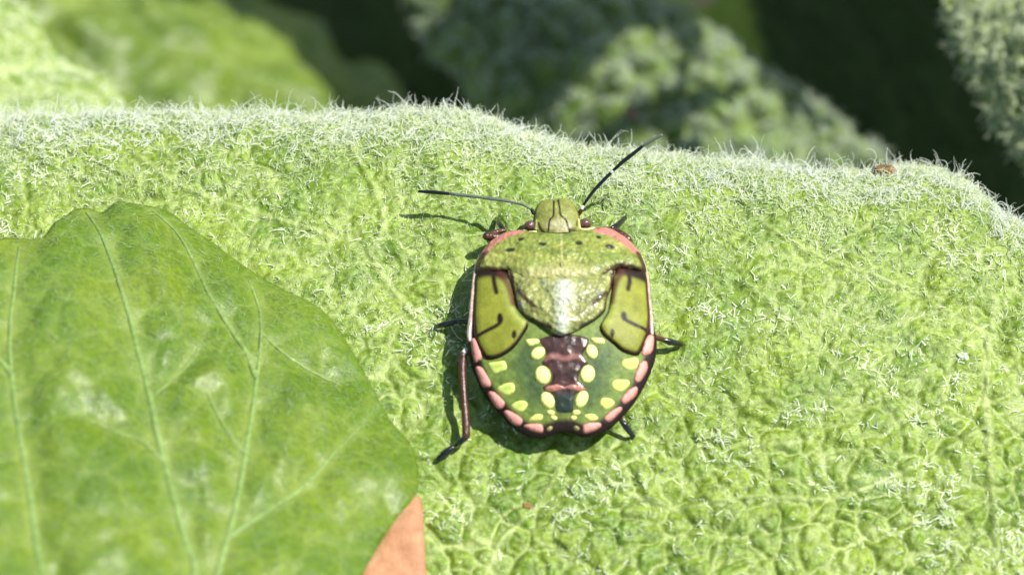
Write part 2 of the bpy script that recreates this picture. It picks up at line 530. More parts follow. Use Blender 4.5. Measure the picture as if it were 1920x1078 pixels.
p, nn, de = pick(20000, area * dens, 11)
rim = sstep(0.25, -0.15, de)
hairs('hair_coat', leaf_root, p, nn, 0.030 + 0.028 * rim, 0.0021, 0.22 + 0.14 * rim, M_HAIR, 21, tuft=3, curl=0.5 + 0.5 * np.repeat(rim, 3)[:, None])
patch = sstep(0.58, 0.74, vnoise(cx * 6.5, cy * 6.5, 105)) * sstep(0.35, 0.6, vnoise(cx * 1.7, cy * 1.7, 107)) + 0.10
p, nn, de = pick(7000, area * patch * (dens > 0), 13)
hairs('glint_hair', leaf_root, p, nn, rng.uniform(0.02, 0.055, len(p)), 0.0031, np.full(len(p), 0.25), hair_mat('glint_leaf_hair', (0.80, 0.84, 0.66)), 23, tuft=2, curl=0.4)  # pale hair tufts; white glints are put into their lighter colour
p, nn, de = pick(4200, area * (np.abs(d_edge + 0.36) < 0.30) * (cx > -2.6) * (cx < 2.4), 12)
hairs('rim_hair', leaf_root, p, nn, rng.uniform(0.04, 0.15, len(p)), 0.0019, np.full(len(p), 0.38), hair_mat('rim_leaf_hair', (0.74, 0.77, 0.70)), 22, tuft=2, curl=2.2, npt=8)

# ------------------------------------------------------------------ plates cut from traced outlines
def plate(name, poly, hf, mat, parent, off=0.0, bev=0.02, thick=0.05, step=0.010, col=None, bottom=None, bedge=0.012, **props):
    """a closed shell piece: outline poly (x, y), top surface hf(x, y) + off rounded off towards its rim over bev, wall down by thick"""
    B = smooth_closed(poly, bedge)
    lo, hi = B.min(0), B.max(0)
    gx, gy = np.meshgrid(np.arange(lo[0], hi[0], step), np.arange(lo[1], hi[1], step * 0.9))
    gx = gx + (np.arange(gx.shape[0]) % 2)[:, None] * step * 0.5
    G = np.column_stack([gx.ravel(), gy.ravel()])
    G = G[inside(G, B)]
    dB, _ = seg_dist(G, B, True)
    G = G[dB > step * 0.45]; 
    # two extra rings that carry the rounded rim
    A = np.vstack([B, G])
    n = len(B)
    vo, eo, fo, ov, oe, of = delaunay_2d_cdt([Vector(q) for q in A], [(i, (i + 1) % n) for i in range(n)], [], 1, 1e-6)
    XY = np.array([tuple(q) for q in vo])
    d, _ = seg_dist(XY, B, True)
    t = np.clip(d / max(bev, 1e-5), 0, 1)
    top = hf(XY[:, 0], XY[:, 1]) + off * np.sqrt(np.maximum(1 - (1 - t) ** 2, 0))
    V = np.column_stack([XY, top])
    F = np.array([tuple(f) for f in fo], int)
    # outward walls from boundary edges
    edges = {}
    for f in F:
        for k in range(3):
            a_, b_ = f[k], f[(k + 1) % 3]
            if (b_, a_) in edges: edges.pop((b_, a_))
            else: edges[(a_, b_)] = 1
    bl = sorted({i for e in edges for i in e}); ix = {v: k for k, v in enumerate(bl)}
    cen = XY.mean(0)
    nb = len(V)
    ring = V[bl].copy(); 
    dirc = cen - ring[:, :2]; dirc /= np.linalg.norm(dirc, axis=1)[:, None] + 1e-9
    ring[:, :2] += dirc * min(thick * 0.35, 0.02); ring[:, 2] -= thick
    rings = [V, ring]
    Q = [(b_, a_, nb + ix[a_], nb + ix[b_]) for a_, b_ in edges]
    tri = list(map(tuple, F))
    if bottom is not None:                                  # belly: second ring and a closing fan
        r2 = ring.copy(); r2[:, :2] = cen + (r2[:, :2] - cen) * 0.62; r2[:, 2] = bottom
        rings.append(r2); m2 = nb + len(bl)
        Q += [(nb + ix[b_], nb + ix[a_], m2 + ix[a_], m2 + ix[b_]) for a_, b_ in edges]
        rings.append(np.array([[cen[0], cen[1], bottom]])); c = m2 + len(bl)
        tri += [(m2 + ix[b_], m2 + ix[a_], c) for a_, b_ in edges]
    V = np.vstack(rings)
    attrs = None
    if col is not None:
        attrs = {'col': col(V[:, :2], np.concatenate([d, np.zeros(len(V) - len(d))]))}
    o = mesh_np(name, V, [np.array(tri, int), np.array(Q, int)], mat, attrs)
    return link(o, parent, **props)

# ------------------------------------------------------------------ the bug
BUG = empty('shield_bug_nymph', (0, 0, 0), label='green shield bug nymph with yellow spots and pink segmented rim on hairy leaf', category='bug')
BC = at_z(1053, 622, 0.2)[:2]                                # middle of the back
def dome(x, y):
    u = (x - BC[0]) / 0.43
    v = (y - BC[1]); v = np.where(v > 0, v / 0.57, v / 0.60)
    r = (np.abs(u) ** 2.3 + np.abs(v) ** 2.3)
    return 0.016 + 0.122 * sstep(-0.62, 0.10, y - BC[1]) + 0.125 * np.clip(1 - r, 0, 1) ** 0.85 - 0.03 * sstep(0.40, 0.75, y - BC[1])
def headf(x, y):
    c = at_z(1045, 408, 0.14)
    return 0.145 + 0.035 * np.clip(1 - ((x - c[0]) / 0.12) ** 2 - ((y - c[1]) / 0.2) ** 2, 0, 1) - 0.10 * np.clip(y - c[1], 0, 1)
def tr(pts, hf=dome):
    return np.array([at_surface(a, b, hf)[:2] for a, b in pts])
DARK = np.array([0.010, 0.005, 0.003]); BROWN = np.array([0.042, 0.012, 0.008]); PINK = np.array([0.62, 0.27, 0.22])
def paint(c, k, col):
    return c * (1 - k[:, None]) + np.asarray(col)[None, :] * k[:, None]
def line(P, pts, wpx, hf=dome, soft=0.5):
    d, _ = seg_dist(P, smooth_open(tr(pts, hf), 0.01))
    w_ = wpx / PXU / 2
    return 1 - sstep(w_ * (1 - soft), w_ * (1 + soft), d)
def blot(P, px, py, rx, ry=None, hf=dome, rot=0.0):
    ry = ry or rx
    q = at_surface(px, py, hf)[:2]
    dx = (P[:, 0] - q[0]) * PXU; dy = (P[:, 1] - q[1]) * PXU * 0.88
    c, s_ = math.cos(rot), math.sin(rot)
    r = np.hypot((dx * c + dy * s_) / rx, (-dx * s_ + dy * c) / ry)
    return 1 - sstep(0.75, 1.25, r)
SH = shell_mat('bug_shell', rough=0.36, bump=0.22, bscale=70, coat=0.25)
SH_ROUGH = shell_mat('bug_scutellum_shell', rough=0.40, bump=0.75, bscale=48, coat=0.35)
SH_DISC = shell_mat('bug_disc_shell', rough=0.30, bump=0.55, bscale=26, coat=0.35)
SH_BELLY = shell_mat('bug_abdomen_shell', rough=0.55, bump=0.15, bscale=50, coat=0.0, spec=0.22)
M_YEL = shell_mat('yellow_spot', rough=0.45, bump=0.08, coat=0.0, spec=0.2, col=(0.80, 0.78, 0.24), var=0.06)
M_YEL2 = shell_mat('greenish_spot', rough=0.5, bump=0.08, coat=0.0, spec=0.2, var=0.06)
M_PINK = shell_mat('pink_rim', rough=0.48, bump=0.15, coat=0.03, spec=0.25, var=0.10)
M_BLACK = shell_mat('black_leg', rough=0.15, bump=0.35, bscale=50, coat=0.6, col=(0.006, 0.008, 0.006), var=0.3)
M_BROWN = shell_mat('brown_leg', rough=0.36, bump=0.3, coat=0.12, col=(0.060, 0.022, 0.013), var=0.4)
M_GREY = shell_mat('grey_antenna', rough=0.3, bump=0.1, coat=0.4, col=(0.10, 0.12, 0.09), var=0.3)
M_JOINT = shell_mat('pale_joint', rough=0.3, bump=0.05, coat=0.4, col=(0.6, 0.6, 0.5), var=0.1)
M_EYE = shell_mat('eye', rough=0.2, bump=0.3, bscale=160, coat=0.7, col=(0.10, 0.045, 0.035), var=0.2)
M_BAR = shell_mat('back_bar', rough=0.35, bump=0.25, coat=0.3, col=(0.36, 0.15, 0.11), var=0.3)

ABD = [(893, 520), (884, 570), (879, 620), (877, 650), (883, 682), (892, 707), (903, 732), (920, 757), (940, 780), (962, 802), (988, 817), (1016, 821), (1038, 814), (1054, 810), (1070, 811), (1094, 819),
       (1121, 814), (1146, 802), (1169, 780), (1187, 759), (1202, 736), (1215, 711), (1225, 686), (1231, 660), (1231, 638), (1224, 600), (1218, 560), (1211, 520), (1190, 480), (1150, 448), (1100, 436), (1050, 434), (1000, 436), (952, 448), (915, 480)]
def col_body(P, d):
    c = np.tile(np.array([0.125, 0.180, 0.034]), (len(P), 1))
    for px in ((985, 690), (1000, 720), (990, 660), (1120, 690), (1115, 725), (1130, 665), (1010, 745), (1100, 748)):
        c = paint(c, 0.62 * np.exp(-(((P - at_surface(*px, dome)[:2]) * PXU) ** 2).sum(1) / 23 ** 2), (0.020, 0.048, 0.024))
    c = paint(c, 0.8 * np.exp(-(((P - at_surface(1056, 800, dome)[:2]) * PXU) ** 2).sum(1) / 22 ** 2), (0.10, 0.10, 0.02))
    n = fbm(P[:, 0] * 40, P[:, 1] * 40, 61, 3)
    c *= (1 + 0.35 * n)[:, None]
    for k in range(5):                                       # faint segment sutures
        yy = 690 + 26 * k
        c = paint(c, 0.35 * line(P, [(925, yy - 30), (990, yy + 6), (1054, yy + 10), (1115, yy + 6), (1190, yy - 30)], 3), (0.03, 0.06, 0.02))
    c = paint(c, 1 - sstep(0.035, 0.052, d), DARK * 1.2)
    return c
body = plate('body', tr(ABD), dome, SH_BELLY, BUG, off=0.012, bev=0.035, thick=0.022, step=0.010, col=col_body, bottom=-0.006)

def pieces(name, polys, mat, off, bev, thick=0.02, step=0.008, col=None):
    for q in polys:
        plate(name, tr(q), lambda x, y: dome(x, y) + 0.010, mat, BUG, off=off, bev=bev, thick=thick, step=step, col=col, bedge=0.007)

RIMS = [[(882, 641), (894, 638), (905, 672), (898, 679), (889, 681)], [(891, 691), (902, 689), (912, 702), (921, 719), (919, 728), (905, 727), (896, 709)],
        [(914, 739), (926, 736), (947, 756), (941, 768), (929, 765)], [(944, 775), (954, 771), (980, 787), (975, 800), (960, 796)], [(981, 801), (990, 796), (1016, 797), (1017, 813), (998, 811)],
        [(1211, 634), (1225, 631), (1226, 648), (1222, 663), (1211, 670), (1202, 666)], [(1199, 682), (1212, 679), (1214, 695), (1200, 718), (1188, 715)],
        [(1180, 731), (1195, 727), (1192, 744), (1171, 760), (1163, 751)], [(1146, 771), (1163, 764), (1166, 771), (1143, 793), (1131, 787)], [(1094, 797), (1122, 793), (1128, 800), (1116, 809), (1094, 814)]]
def col_pink(P, d):
    c = np.tile(PINK, (len(P), 1))
    c *= (1 + 0.15 * fbm(P[:, 0] * 60, P[:, 1] * 60, 67, 2))[:, None]
    return paint(c, 0.75 * (1 - sstep(0.0, 0.006, d)), (0.16, 0.05, 0.035))
pieces('rim_segment', RIMS, M_PINK, 0.014, 0.018, col=col_pink)
TIPS = [[(1023, 806), (1031, 800), (1037, 803), (1029, 811)], [(1074, 803), (1080, 799), (1088, 805), (1080, 810)]]
pieces('tail_lobe', TIPS, shell_mat('tan_tail', rough=0.4, coat=0.2, col=(0.28, 0.22, 0.08)), 0.012, 0.012)
SIDE = [[(914, 684), (930, 680), (947, 679), (950, 694), (938, 700), (924, 703)], [(931, 730), (949, 720), (963, 721), (965, 736), (950, 744), (938, 740)], [(957, 763), (972, 753), (985, 754), (990, 762), (981, 773), (969, 774)], [(990, 790), (1004, 778), (1018, 780), (1016, 789), (1003, 792)],
        [(1168, 677), (1195, 673), (1194, 692), (1177, 696), (1166, 689)], [(1151, 715), (1177, 714), (1180, 725), (1163, 737), (1147, 729)], [(1129, 748), (1145, 749), (1153, 759), (1136, 770), (1124, 760)], [(1094, 781), (1112, 777), (1122, 787), (1105, 792)]]
def col_side(P, d):
    c = np.tile(np.array([0.62, 0.66, 0.17]), (len(P), 1))
    return paint(c, 0.9 * sstep(0.006, 0.020, d), (0.30, 0.44, 0.08))
pieces('yellow_spot', SIDE, M_YEL2, 0.010, 0.014, col=col_side)
def oval(cx, cy, rx, ry, rot=0.0):
    return [(cx + rx * math.cos(t) * math.cos(rot) - ry * math.sin(t) * math.sin(rot), cy + rx * math.cos(t) * math.sin(rot) + ry * math.sin(t) * math.cos(rot)) for t in np.linspace(0, 2 * math.pi, 10, endpoint=False)]
MID = [[(984, 641), (996, 638), (1009, 639), (1011, 645), (992, 652)], [(1107, 637), (1130, 637), (1133, 646), (1117, 647)], oval(1008, 665, 15, 11, -0.6), oval(1109, 662, 11, 14, -0.35), oval(1017, 706, 14.5, 17.5, -0.25), oval(1101, 704, 14, 17, 0.2),
       oval(1026, 753, 12.5, 16.5, -0.55), oval(1090, 751, 11.5, 17, 0.5), oval(1032, 776, 8, 5, 0.1), oval(1038, 786, 7, 4.5, 0.2), oval(1080, 776, 8, 5, -0.1), oval(1075, 786, 6, 4.5, -0.2)]
DISC = [(1010, 638), (1034, 630), (1056, 628), (1085, 630), (1104, 637), (1102, 652), (1094, 668), (1104, 684), (1090, 696), (1086, 715), (1100, 728), (1092, 737), (1080, 742), (1076, 762), (1074, 776), (1044, 776), (1039, 762), (1036, 744), (1022, 738), (1016, 728), (1032, 716), (1030, 696), (1014, 684), (1022, 668), (1016, 652)]
def col_disc(P, d):
    c = np.tile(np.array([0.045, 0.021, 0.016]), (len(P), 1))
    c *= (1 + 0.9 * fbm(P[:, 0] * 45, P[:, 1] * 45, 71, 3))[:, None].clip(0.3, 2.2)
    c = paint(c, line(P, [(1058, 738), (1058, 780)], 42, soft=0.3) * sstep(at_surface(1056, 738, dome)[1] + 0.01, at_surface(1056, 748, dome)[1], P[:, 1]), (0.018, 0.030, 0.018))
    c = paint(c, 0.8 * line(P, [(1022, 676), (1040, 670), (1058, 676), (1078, 671), (1097, 676)], 9), (0.26, 0.11, 0.085))
    return c
plate('back_disc', tr(DISC), lambda x, y: dome(x, y) + 0.009, SH_DISC, BUG, off=0.009, bev=0.02, thick=0.02, step=0.007, col=col_disc, bedge=0.007)
BARS = [[(1020, 733), (1026, 727), (1045, 723), (1058, 727), (1073, 723), (1092, 727), (1099, 733), (1085, 738), (1060, 733), (1036, 738)]]
for q in BARS:
    plate('back_bar', tr(q), lambda x, y: dome(x, y) + 0.014, M_BAR, BUG, off=0.012, bev=0.012, thick=0.02, step=0.006, bedge=0.006)
for q in MID:
    plate('yellow_spot', tr(q), lambda x, y: dome(x, y) + 0.014, M_YEL, BUG, off=0.013, bev=0.02, thick=0.022, step=0.007, bedge=0.006)

# wing pads
PADL = [(894, 514), (925, 511), (950, 514), (958, 534), (966, 575), (976, 596), (988, 604), (990, 616), (981, 632), (963, 656), (937, 673), (914, 677), (901, 663), (891, 640), (887, 600), (889, 555)]
PADR = [(1152, 512), (1165, 506), (1195, 511), (1211, 518), (1216, 560), (1219, 600), (1215, 630), (1203, 660), (1193, 670), (1168, 663), (1152, 650), (1131, 632), (1124, 616), (1132, 600), (1140, 585), (1147, 545)]
def col_pad(side):
    def f(P, d):
        c = np.tile(np.array([0.185, 0.200, 0.022]), (len(P), 1))
        c *= (1 + 0.25 * fbm(P[:, 0] * 22, P[:, 1] * 22, 73, 3))[:, None]
        c = paint(c, 1 - sstep(0.008, 0.016, d), BROWN * 0.7)
        if side < 0:
            c = paint(c, 0.55 * line(P, [(950, 530), (962, 580), (980, 605)], 24, soft=0.8), (0.30, 0.36, 0.08))
            c = paint(c, line(P, [(896, 518), (925, 515), (950, 520)], 27), DARK * 1.5)
            c = paint(c, 0.85 * line(P, [(938, 520), (952, 540), (962, 575)], 12, soft=0.8), BROWN * 1.6)
            c = paint(c, line(P, [(925, 522), (927, 540), (931, 556)], 8), DARK * 2)
            c = paint(c, line(P, [(937, 598), (940, 608), (932, 617), (915, 626), (898, 635)], 7.5), DARK)
            c = paint(c, blot(P, 937, 604, 5, 8), DARK)
            c = paint(c, blot(P, 964, 634, 4.5, 7), DARK)
            c = paint(c, line(P, [(990, 612), (978, 636), (958, 660), (935, 674), (912, 676)], 6), DARK)
            c = paint(c, line(P, [(890, 520), (888, 600), (893, 645), (905, 668)], 8), BROWN)
        else:
            c = paint(c, 0.55 * line(P, [(1155, 530), (1146, 570), (1134, 605)], 24, soft=0.8), (0.30, 0.36, 0.08))
            c = paint(c, line(P, [(1155, 512), (1172, 514), (1208, 526)], 25), DARK * 1.5)
            c = paint(c, 0.85 * line(P, [(1166, 516), (1153, 540), (1146, 572)], 12, soft=0.8), BROWN * 1.6)
            c = paint(c, line(P, [(1178, 518), (1180, 534), (1177, 550)], 8), DARK * 2)
            c = paint(c, line(P, [(1169, 597), (1172, 606), (1186, 614), (1212, 626)], 7.5), DARK)
            c = paint(c, blot(P, 1169, 600, 5, 8), DARK)
            c = paint(c, blot(P, 1148, 631, 4, 7), DARK)
            c = paint(c, line(P, [(1150, 648), (1168, 664), (1192, 670), (1204, 660)], 6), DARK)
            c = paint(c, line(P, [(1213, 522), (1217, 600), (1212, 645)], 7), BROWN)
        return c
    return f
PAD_M = shell_mat('wing_pad_shell', rough=0.5, bump=0.12, bscale=110, coat=0.0, var=0.14, spec=0.22)
padh = lambda x, y: dome(x, y) + 0.014
for q, sd in ((PADL, -1), (PADR, 1)):
    plate('wing_pad', tr(q), padh, PAD_M, BUG, off=0.022, bev=0.035, thick=0.04, step=0.0065, col=col_pad(sd), bedge=0.008)
# pale raised outer edges
def edge_strip(pts, r, mat, dz=0.012):
    q = np.array([at_surface(a, b, dome) for a, b in pts]); q[:, 2] += dz
    link(tube('side_edge', q, np.array(r), mat, step=0.01, nseg=10, flat=0.8), BUG)
EDGE_M = shell_mat('pale_edge', rough=0.3, bump=0.3, coat=0.5, col=(0.42, 0.30, 0.24), var=0.35)
edge_strip([(900, 484), (893, 500), (889, 530), (886, 565), (883, 600), (880, 625), (881, 640)], [.004, .006, .008, .009, .010, .011, .008], EDGE_M)
edge_strip([(1203, 484), (1210, 505), (1214, 530), (1217, 565), (1220, 600), (1222, 628)], [.004, .006, .007, .008, .010, .008], EDGE_M)

# scutellum
SCU = [(952, 512), (1000, 522), (1054, 526), (1110, 520), (1151, 510), (1148, 540), (1138, 565), (1134, 588), (1115, 605), (1090, 620), (1070, 630), (1054, 636), (1038, 631), (1018, 618), (998, 606), (980, 592), (968, 575), (961, 546)]
def col_scu(P, d):
    c = np.tile(np.array([0.21, 0.225, 0.058]), (len(P), 1))
    c *= (1 + 0.5 * fbm(P[:, 0] * 30, P[:, 1] * 30, 79, 4))[:, None].clip(0.4, 1.8)
    c = paint(c, 0.85 * np.exp(-(((P - at_surface(1058, 556, dome)[:2]) * PXU / (22, 22)) ** 2).sum(1)), (0.42, 0.45, 0.33))  # highlight on the midline, painted as a pale patch
    c = paint(c, 0.8 * line(P, [(1058, 545), (1052, 590), (1054, 632)], 22, soft=0.8), (0.42, 0.45, 0.34))  # sheen down the midline, also put in as pale colour
    for a in ([(970, 553), (984, 568), (1001, 584)], [(1136, 556), (1120, 572), (1110, 582)]):
        c = paint(c, 0.9 * line(P, a, 7), BROWN)
    for a in ([(978, 594), (1000, 607), (1032, 623)], [(1134, 590), (1115, 605), (1088, 621)]):
        c = paint(c, line(P, a, 6.5), DARK * 1.6)
    c = paint(c, line(P, [(957, 516), (962, 546), (969, 574), (980, 592)], 7), BROWN)
    c = paint(c, line(P, [(1149, 514), (1146, 545), (1138, 568), (1134, 590)], 7), BROWN)
    for b_ in ((1020, 540, 8, 6), (1090, 538, 7, 5), (1122, 558, 6, 6), (977, 580, 6, 7)):
        c = paint(c, 0.7 * blot(P, *b_), (0.16, 0.19, 0.14))
    return c
scuh = lambda x, y: dome(x, y) + 0.020 + 0.016 * np.exp(-((x - BC[0]) / 0.06) ** 2) + 0.011 * fbm(x * 20, y * 20, 90, 4)
plate('scutellum', tr(SCU), scuh, SH_ROUGH, BUG, off=0.028, bev=0.06, thick=0.05, step=0.0065, col=col_scu, bedge=0.008)

# pronotum
PRO = [(976, 437), (1000, 440), (1029, 443), (1054, 445), (1076, 441), (1100, 438), (1124, 434), (1146, 437), (1176, 455), (1196, 475), (1208, 497), (1211, 515), (1196, 513), (1164, 508), (1149, 515), (1136, 524), (1110, 530), (1074, 534), (1050, 534), (1013, 533), (984, 534), (966, 524), (950, 514), (911, 516), (894, 513), (894, 498), (902, 481), (923, 456), (950, 442)]
def col_pro(P, d):
    c = np.tile(np.array([0.185, 0.215, 0.038]), (len(P), 1))
    n = fbm(P[:, 0] * 9, P[:, 1] * 26, 83, 4)
    c = paint(c, 0.6 * sstep(0.05, 0.5, n), (0.32, 0.32, 0.085))
    c = paint(c, 0.6 * sstep(0.05, 0.5, -n), (0.115, 0.185, 0.035))
    c *= (1 + 0.35 * fbm(P[:, 0] * 60, P[:, 1] * 60, 87, 2))[:, None]
    c = paint(c, 0.7 * np.exp(-(((P - at_surface(1056, 522, dome)[:2]) * PXU / (75, 18)) ** 2).sum(1)), (0.40, 0.37, 0.17))
    for a, wd in (([(902, 486), (925, 462), (952, 448), (972, 441)], 26), ([(1124, 441), (1147, 446), (1173, 462), (1192, 479)], 25)):
        c = paint(c, line(P, a, wd, soft=0.25), PINK * (0.72, 0.62, 0.6))
    for a, wd in (([(893, 512), (899, 498), (906, 488)], 14), ([(1208, 510), (1204, 498), (1197, 486)], 13), ([(894, 514), (930, 513), (955, 518), (968, 526)], 10), ([(1208, 516), (1190, 512), (1166, 507), (1148, 514), (1134, 524)], 13),
                  ([(976, 439), (1005, 442)], 5), ([(1080, 440), (1120, 437)], 5), ([(1020, 444), (1034, 444)], 6)):
        c = paint(c, 0.92 * line(P, a, wd), BROWN * 0.8)
    for b_ in ((957, 479, 9, 4.5), (1017, 469, 7, 4), (1085, 467, 6.5, 5), (1143, 474, 9, 4.5), (977, 460, 6, 3.5), (1122, 456, 5, 3.5), (1053, 508, 4, 9)):
        c = paint(c, 0.97 * blot(P, *b_), (0.012, 0.012, 0.006))
    c = paint(c, 0.6 * line(P, [(1052, 450), (1054, 530)], 4), (0.42, 0.40, 0.16))
    return c
proh = lambda x, y: dome(x, y) + 0.024 + 0.010 * fbm(x * 14, y * 18, 89, 4)
plate('pronotum', tr(PRO), proh, shell_mat('pronotum_shell', rough=0.42, bump=0.6, bscale=50, coat=0.12, spec=0.3), BUG, off=0.030, bev=0.05, thick=0.06, step=0.0065, col=col_pro, bedge=0.008)

# head with its middle lobe lines, eyes and neck marks
HEAD = [(1000, 440), (999, 425), (1000, 410), (1003, 394), (1009, 383), (1018, 377), (1028, 375), (1036, 375.5), (1041.5, 378), (1047, 374.5), (1057, 373), (1069, 377), (1079, 387), (1085, 400), (1088, 412), (1090, 426), (1091, 440), (1046, 450)]
def col_head(P, d):
    c = np.tile(np.array([0.185, 0.20, 0.045]), (len(P), 1))
    c *= (1 + 0.2 * fbm(P[:, 0] * 40, P[:, 1] * 40, 97, 3))[:, None]
    c = paint(c, 0.9 * (1 - sstep(0.004, 0.010, d)), BROWN)
    L = lambda a, wd, k=1.0, col=DARK: paint(c, k * line(P, a, wd, headf), col)
    c = L([(1032, 428), (1046, 424), (1062, 428), (1048, 445)], 18, 0.6, (0.36, 0.34, 0.20))
    c = L([(1038.5, 376), (1038, 395), (1037.5, 410), (1031, 418), (1029, 428), (1028, 438)], 3.6)
    c = L([(1045.5, 376), (1049, 395), (1051, 409), (1060, 417), (1064, 427), (1068, 439)], 3.6)
    c = L([(1010, 424), (1013, 434), (1020, 440)], 4, 0.9)
    c = L([(1070, 436), (1080, 438)], 5, 0.9)
    c = L([(1082, 420), (1081, 428)], 3.5, 0.7)
    c = L([(1005.5, 418), (1006, 434)], 3.2, 1.0, (0.62, 0.62, 0.22))
    c = L([(1085.5, 414), (1087, 430)], 3.2, 1.0, (0.62, 0.62, 0.22))
    return c
plate('head', tr(HEAD, headf), headf, shell_mat('head_shell', rough=0.48, bump=0.25, bscale=70, coat=0.03, spec=0.22), BUG, off=0.026, bev=0.04, thick=0.09, step=0.0048, col=col_head, bedge=0.006, bottom=0.04)
def ellipsoid(name, c, r, mat, parent, n=20, **props):
    th = np.linspace(0.02, math.pi - 0.02, n); ph = np.linspace(0, 2 * math.pi, n * 2)
    t, p_ = np.meshgrid(th, ph, indexing='ij')
    V = np.stack([c[0] + r[0] * np.sin(t) * np.cos(p_), c[1] + r[1] * np.sin(t) * np.sin(p_), c[2] - r[2] * np.cos(t)], -1)
    V[:, -1] = V[:, 0]
    return link(mesh_np(name, V.reshape(-1, 3), grid_faces(n, n * 2), mat), parent, **props)
for cx_, cy_ in ((994, 424), (1097, 420)):
    e = at_z(cx_, cy_, 0.15)
    ellipsoid('eye', e, (0.027, 0.024, 0.026), M_EYE, BUG)
M_LINE = shell_mat('yellow_line', rough=0.35, bump=0.1, coat=0.3, col=(0.68, 0.68, 0.28), var=0.1)
for a in ([(982, 433), (992, 436), (1005, 435)], [(1089, 430), (1102, 431), (1113, 428)]):
    link(tube('neck_edge', [at_z(x, y, 0.185) for x, y in a], [0.005, 0.007, 0.005], M_LINE, step=0.008), BUG)

# antennae: each a base joint with its segments as sub-parts
def limb(name, chain, base_i=0):
    """chain: list of (sub-name, [(px, py, z, radius)], material); the first is the part, the rest its sub-parts"""
    root = None
    for nm, pts, mat in chain:
        q = np.array([at_z(a, b, z) for a, b, z, r in pts]); r = [p_[3] for p_ in pts]
        if nm == 'foot':                                     # the claws stand on the leaf
            q[-1] = at_z(*pts[-1][:2], min(leaf_at(*pts[-1][:2])[0][2] + 0.016, pts[-1][2]))
        o = tube(nm if root is not None else name, q, r, mat, step=0.01, nseg=12)
        link(o, BUG if root is None else root)
        root = root or o
    return root
limb('antenna', [('antenna', [(1006, 402, .15, .007), (1000, 400, .155, .008), (997, 393, .165, .007)], M_BLACK),
                 ('antenna_segment', [(997, 393, .165, .0045), (980, 384, .17, .0055), (961, 379.5, .17, .0055)], M_GREY),
                 ('antenna_segment', [(960, 379, .17, .005), (935, 374.5, .165, .0075), (907, 371, .16, .0075)], M_GREY),
                 ('antenna_segment', [(904, 370.5, .16, .006), (875, 367, .15, .0075), (847, 364, .14, .007)], M_GREY),
                 ('antenna_segment', [(842, 363.5, .14, .007), (815, 361, .13, .009), (786, 359, .12, .006)], M_BLACK)])
limb('antenna', [('antenna', [(1083, 404, .15, .008), (1088, 399, .155, .008), (1091, 392, .17, .007)], M_BROWN),
                 ('antenna_joint', [(1091, 391, .172, .0075), (1092.5, 388, .175, .0075)], M_JOINT),
                 ('antenna_segment', [(1093, 386, .175, .006), (1110, 362, .21, .0075), (1129, 341, .24, .008), (1145, 325, .26, .0075)], M_BLACK),
                 ('antenna_joint', [(1146, 324, .262, .006), (1150, 320, .268, .006)], M_JOINT),
                 ('antenna_segment', [(1151, 319, .27, .007), (1170, 302, .30, .009), (1188, 288, .33, .0085), (1204, 275, .35, .007)], M_BLACK),
                 ('antenna_segment', [(1206, 274, .355, .006), (1222, 264, .38, .0075), (1240, 254, .40, .006)], M_GREY)])
# legs: femur (the part) with shin and foot below
limb('leg', [('leg', [(960, 462, .07, .018), (932, 446, .10, .021), (912, 443, .11, .017)], M_BROWN),
             ('shin', [(912, 445, .11, .013), (925, 437, .10, .011), (945, 432, .085, .011)], M_BROWN),
             ('foot', [(945, 432, .08, .010), (938, 422, .065, .012), (931, 411, .05, .011)], M_BLACK)])
limb('leg', [('leg', [(1130, 462, .07, .018), (1158, 440, .10, .020), (1178, 449, .10, .016)], M_BROWN),
             ('shin', [(1178, 449, .10, .012), (1160, 434, .10, .011), (1140, 430, .085, .011)], M_BROWN),
             ('foot', [(1140, 431, .085, .009), (1155, 424, .065, .0125), (1171, 410, .05, .0115)], M_BLACK)])
limb('leg', [('leg', [(960, 590, .06, .02), (920, 592, .09, .021), (890, 600, .10, .017)], M_BROWN),
             ('shin', [(892, 602, .10, .012), (876, 602, .08, .012), (861, 602, .06, .012)], M_BLACK),
             ('foot', [(861, 601, .055, .011), (847, 604, .045, .011), (830, 609, .035, .013), (817, 612, .025, .009)], M_BLACK)])
limb('leg', [('leg', [(1150, 610, .06, .02), (1190, 618, .09, .021), (1222, 628, .10, .017)], M_BROWN),
             ('shin', [(1222, 629, .10, .012), (1231, 633, .085, .012), (1242, 636, .065, .011)], M_BROWN),
             ('foot', [(1243, 637, .06, .011), (1258, 641, .045, .0145), (1276, 645, .03, .0115)], M_BLACK)])
limb('leg', [('leg', [(950, 650, .06, .02), (910, 655, .09, .021), (876, 658, .115, .017)], M_BROWN),
             ('knee', [(874, 657, .12, .014), (869, 664, .12, .013)], M_JOINT),
             ('shin', [(868, 666, .12, .016), (867, 700, .11, .0165), (870, 745, .095, .0155), (873, 785, .08, .0165), (874, 816, .065, .017)], M_BROWN),
             ('foot', [(874, 819, .06, .013), (862, 829, .05, .013), (850, 838, .04, .013)], M_BLACK),
             ('foot', [(849, 839, .04, .012), (836, 848, .035, .016), (822, 860, .025, .011)], M_BLACK)])
limb('leg', [('leg', [(1110, 700, .06, .02), (1145, 730, .09, .02), (1168, 745, .10, .016)], M_BROWN),
             ('shin', [(1168, 746, .10, .012), (1163, 765, .09, .012), (1163, 785, .07, .012)], M_BROWN),
             ('foot', [(1163, 786, .065, .010), (1174, 800, .045, .014), (1187, 817, .03, .011)], M_BLACK)])

